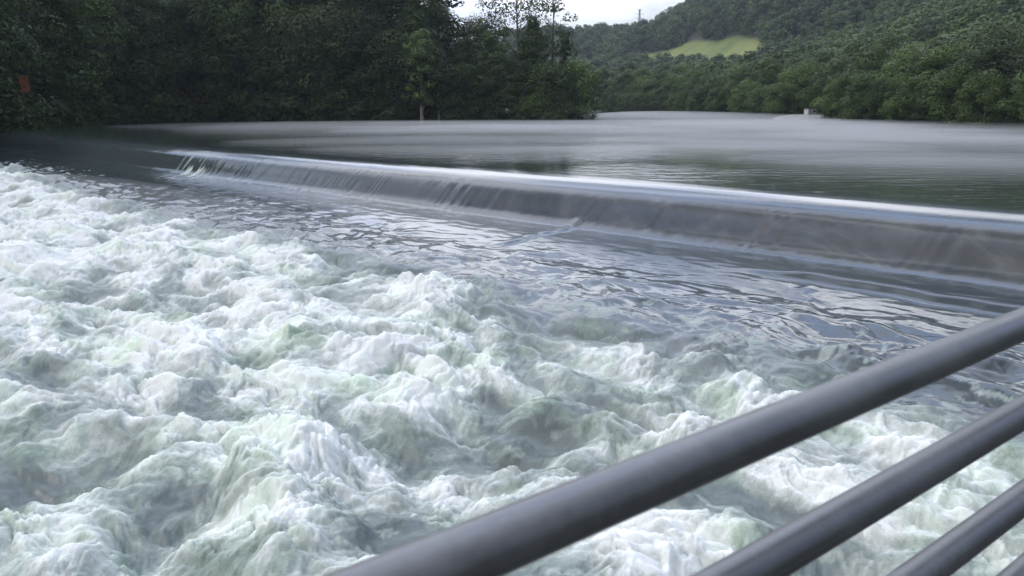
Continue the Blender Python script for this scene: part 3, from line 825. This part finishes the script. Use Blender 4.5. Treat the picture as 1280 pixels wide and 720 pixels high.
# ================================================================== MIST AND HAZE
def vol_mat(name, dens, col=(1.0, .99, .95)):
    m = bpy.data.materials.new(name); m.use_nodes = True; nt = m.node_tree
    nt.nodes.remove(nt.nodes['Principled BSDF'])
    v = nt.nodes.new('ShaderNodeVolumePrincipled'); v.inputs['Color'].default_value = (*col, 1); v.inputs['Density'].default_value = dens
    v.inputs['Anisotropy'].default_value = .25
    nt.links.new(v.outputs[0], nt.nodes['Material Output'].inputs['Volume']); return m
def lens(x, y, rx, ry, th, rz, mat, label):
    bm = bmesh.new(); bmesh.ops.create_icosphere(bm, subdivisions=4, radius=1)
    for v in bm.verts:
        k = 1 + .12 * math.sin(3 * v.co.x + x) + .10 * math.cos(4 * v.co.y + y)
        v.co = Vector((v.co.x * rx * k, v.co.y * ry * k, v.co.z * th))
    me = bpy.data.meshes.new('mist'); bm.to_mesh(me); bm.free(); [setattr(p, 'use_smooth', True) for p in me.polygons]
    o = obj('mist', me, mat, loc=(x, y, th * .2)); o.rotation_euler.z = rz
    tag(o, label, 'mist', 'banks of mist on the upper river', 'stuff'); return o
mA = vol_mat('thin_mist', .011); mB_ = vol_mat('mist', .020); mC = vol_mat('mist_wisp', .055)
lens(6, 104, 50, 34, .55, -.15, mA, 'thin grey mist lying off the left bank')
lens(6, 116, 62, 24, .36, 0, mB_, 'grey mist along the foot of the left trees')
lens(42, 92, 40, 52, .65, .2, mA, 'pale mist drifting over the right of the pool')
lens(38, 190, 24, 60, .8, 0, mB_, 'bright mist over the far bend of the river')
lens(48, 128, 26, 26, .42, 0, mB_, 'pale mist along the right bank')
sp = lens(-15.5, 29.5, 34, 10, .95, R(-47), vol_mat('spray_mist', .020), 'faint spray mist hanging over the churning water')
sp.location.z = LOW + .15; del sp['group']
lens(34, 56, 27, 19, .5, -.6, mA, 'thin mist lying just above the right part of the weir')
wr = random.Random(3)
for k_ in range(30):
    yy = wr.uniform(38, 135); xx = yy * wr.uniform(-.12, .62)
    if xx + yy < 45 or xx > 58: continue
    lens(xx, yy, wr.uniform(7, 17), wr.uniform(2.5, 6), wr.uniform(.15, .42), wr.uniform(-.5, .3), mC, 'thin wisp of mist curling off the still water')
hz = MB(); hz.box((0, 400, 60), (2600, 1500, 140)); hz.co = [(x, y, (-8 if z < 0 else 172)) for x, y, z in hz.co]
o = hz.build('haze', vol_mat('haze_air', .00018, (.82, .9, 1.0))); tag(o, 'thin bluish summer air', 'haze', kind='stuff')

# ================================================================== LIGHT
SKY_LO, SKY_HI = 6.0, 29.0
SUN_EL, SUN_AZ = R(44), R(-112)        # bearing measured from +Y towards +X
w = bpy.data.worlds.new('World'); sc.world = w; w.use_nodes = True; nt = w.node_tree
bg = nt.nodes['Background']; sky = nt.nodes.new('ShaderNodeTexSky'); sky.sky_type = 'NISHITA'; sky.sun_disc = False
sky.sun_elevation = SUN_EL; sky.sun_rotation = SUN_AZ; sky.air_density = 1.0; sky.dust_density = 2.0; sky.altitude = 200
tc = nt.nodes.new('ShaderNodeTexCoord'); mp = nt.nodes.new('ShaderNodeMapping'); mp.inputs['Scale'].default_value = (1, 1, 2.6)
nt.links.new(tc.outputs['Generated'], mp.inputs[0])
cn = noise(nt, mp.outputs[0], 2.1, 7, .58, .5)
cr = ramp(nt, cn.outputs[0], [(.36, (0, 0, 0)), (.56, (1, 1, 1))])
cn2 = noise(nt, mp.outputs[0], 1.4, 4, .55, .3)
cc = ramp(nt, cn2.outputs[0], [(.38, (.58, .74, 1.15)), (.62, (1.07, 1.09, 1.17))])
# bright cloud lobe added ahead, away from the sun, to brighten the crest reflections
GAZ, GEL = R(6), R(40)
dp = nt.nodes.new('ShaderNodeVectorMath'); dp.operation = 'DOT_PRODUCT'
nt.links.new(tc.outputs['Generated'], dp.inputs[0]); dp.inputs[1].default_value = (math.sin(GAZ) * math.cos(GEL), math.cos(GAZ) * math.cos(GEL), math.sin(GEL))
gl = nt.nodes.new('ShaderNodeMapRange'); gl.interpolation_type = 'SMOOTHSTEP'
gl.inputs['From Min'].default_value = .25; gl.inputs['From Max'].default_value = .97; gl.inputs['To Min'].default_value = SKY_LO; gl.inputs['To Max'].default_value = SKY_HI
nt.links.new(dp.outputs['Value'], gl.inputs['Value'])
sx_ = nt.nodes.new('ShaderNodeSeparateXYZ'); nt.links.new(tc.outputs['Generated'], sx_.inputs[0])
lowm = nt.nodes.new('ShaderNodeMapRange'); lowm.inputs['From Min'].default_value = .10; lowm.inputs['From Max'].default_value = .30; lowm.inputs['To Min'].default_value = .56; lowm.inputs['To Max'].default_value = 1.0
nt.links.new(sx_.outputs[2], lowm.inputs['Value'])
vm = nt.nodes.new('ShaderNodeVectorMath'); vm.operation = 'SCALE'; nt.links.new(cc.outputs[0], vm.inputs[0]); nt.links.new(mathn(nt, 'MULTIPLY', gl.outputs[0], lowm.outputs[0]), vm.inputs['Scale'])
mx = nt.nodes.new('ShaderNodeMix'); mx.data_type = 'RGBA'
nt.links.new(mathn(nt, 'MULTIPLY', cr.outputs[0], .88), mx.inputs[0]); nt.links.new(sky.outputs[0], mx.inputs[6]); nt.links.new(vm.outputs[0], mx.inputs[7])
nt.links.new(mx.outputs[2], bg.inputs[0]); bg.inputs[1].default_value = .085
sd_ = bpy.data.lights.new('sun', 'SUN'); sd_.energy = 1.2; sd_.angle = R(12); sd_.color = (1, .975, .94)
so = bpy.data.objects.new('sun', sd_); COL.objects.link(so)
so.rotation_euler = Vector((math.sin(SUN_AZ) * math.cos(SUN_EL), math.cos(SUN_AZ) * math.cos(SUN_EL), math.sin(SUN_EL))).to_track_quat('Z', 'Y').to_euler()

sc.view_settings.view_transform = 'Standard'; sc.view_settings.look = 'None'
sc.view_settings.exposure = 0.36; sc.view_settings.gamma = 1; sc.view_settings.use_curve_mapping = False
sc.render.engine = 'CYCLES'
cy = sc.cycles; cy.use_denoising = True; cy.max_bounces = 6; cy.diffuse_bounces = 3; cy.glossy_bounces = 3
cy.transmission_bounces = 2; cy.volume_bounces = 0; cy.transparent_max_bounces = 8
cy.caustics_reflective = False; cy.caustics_refractive = False
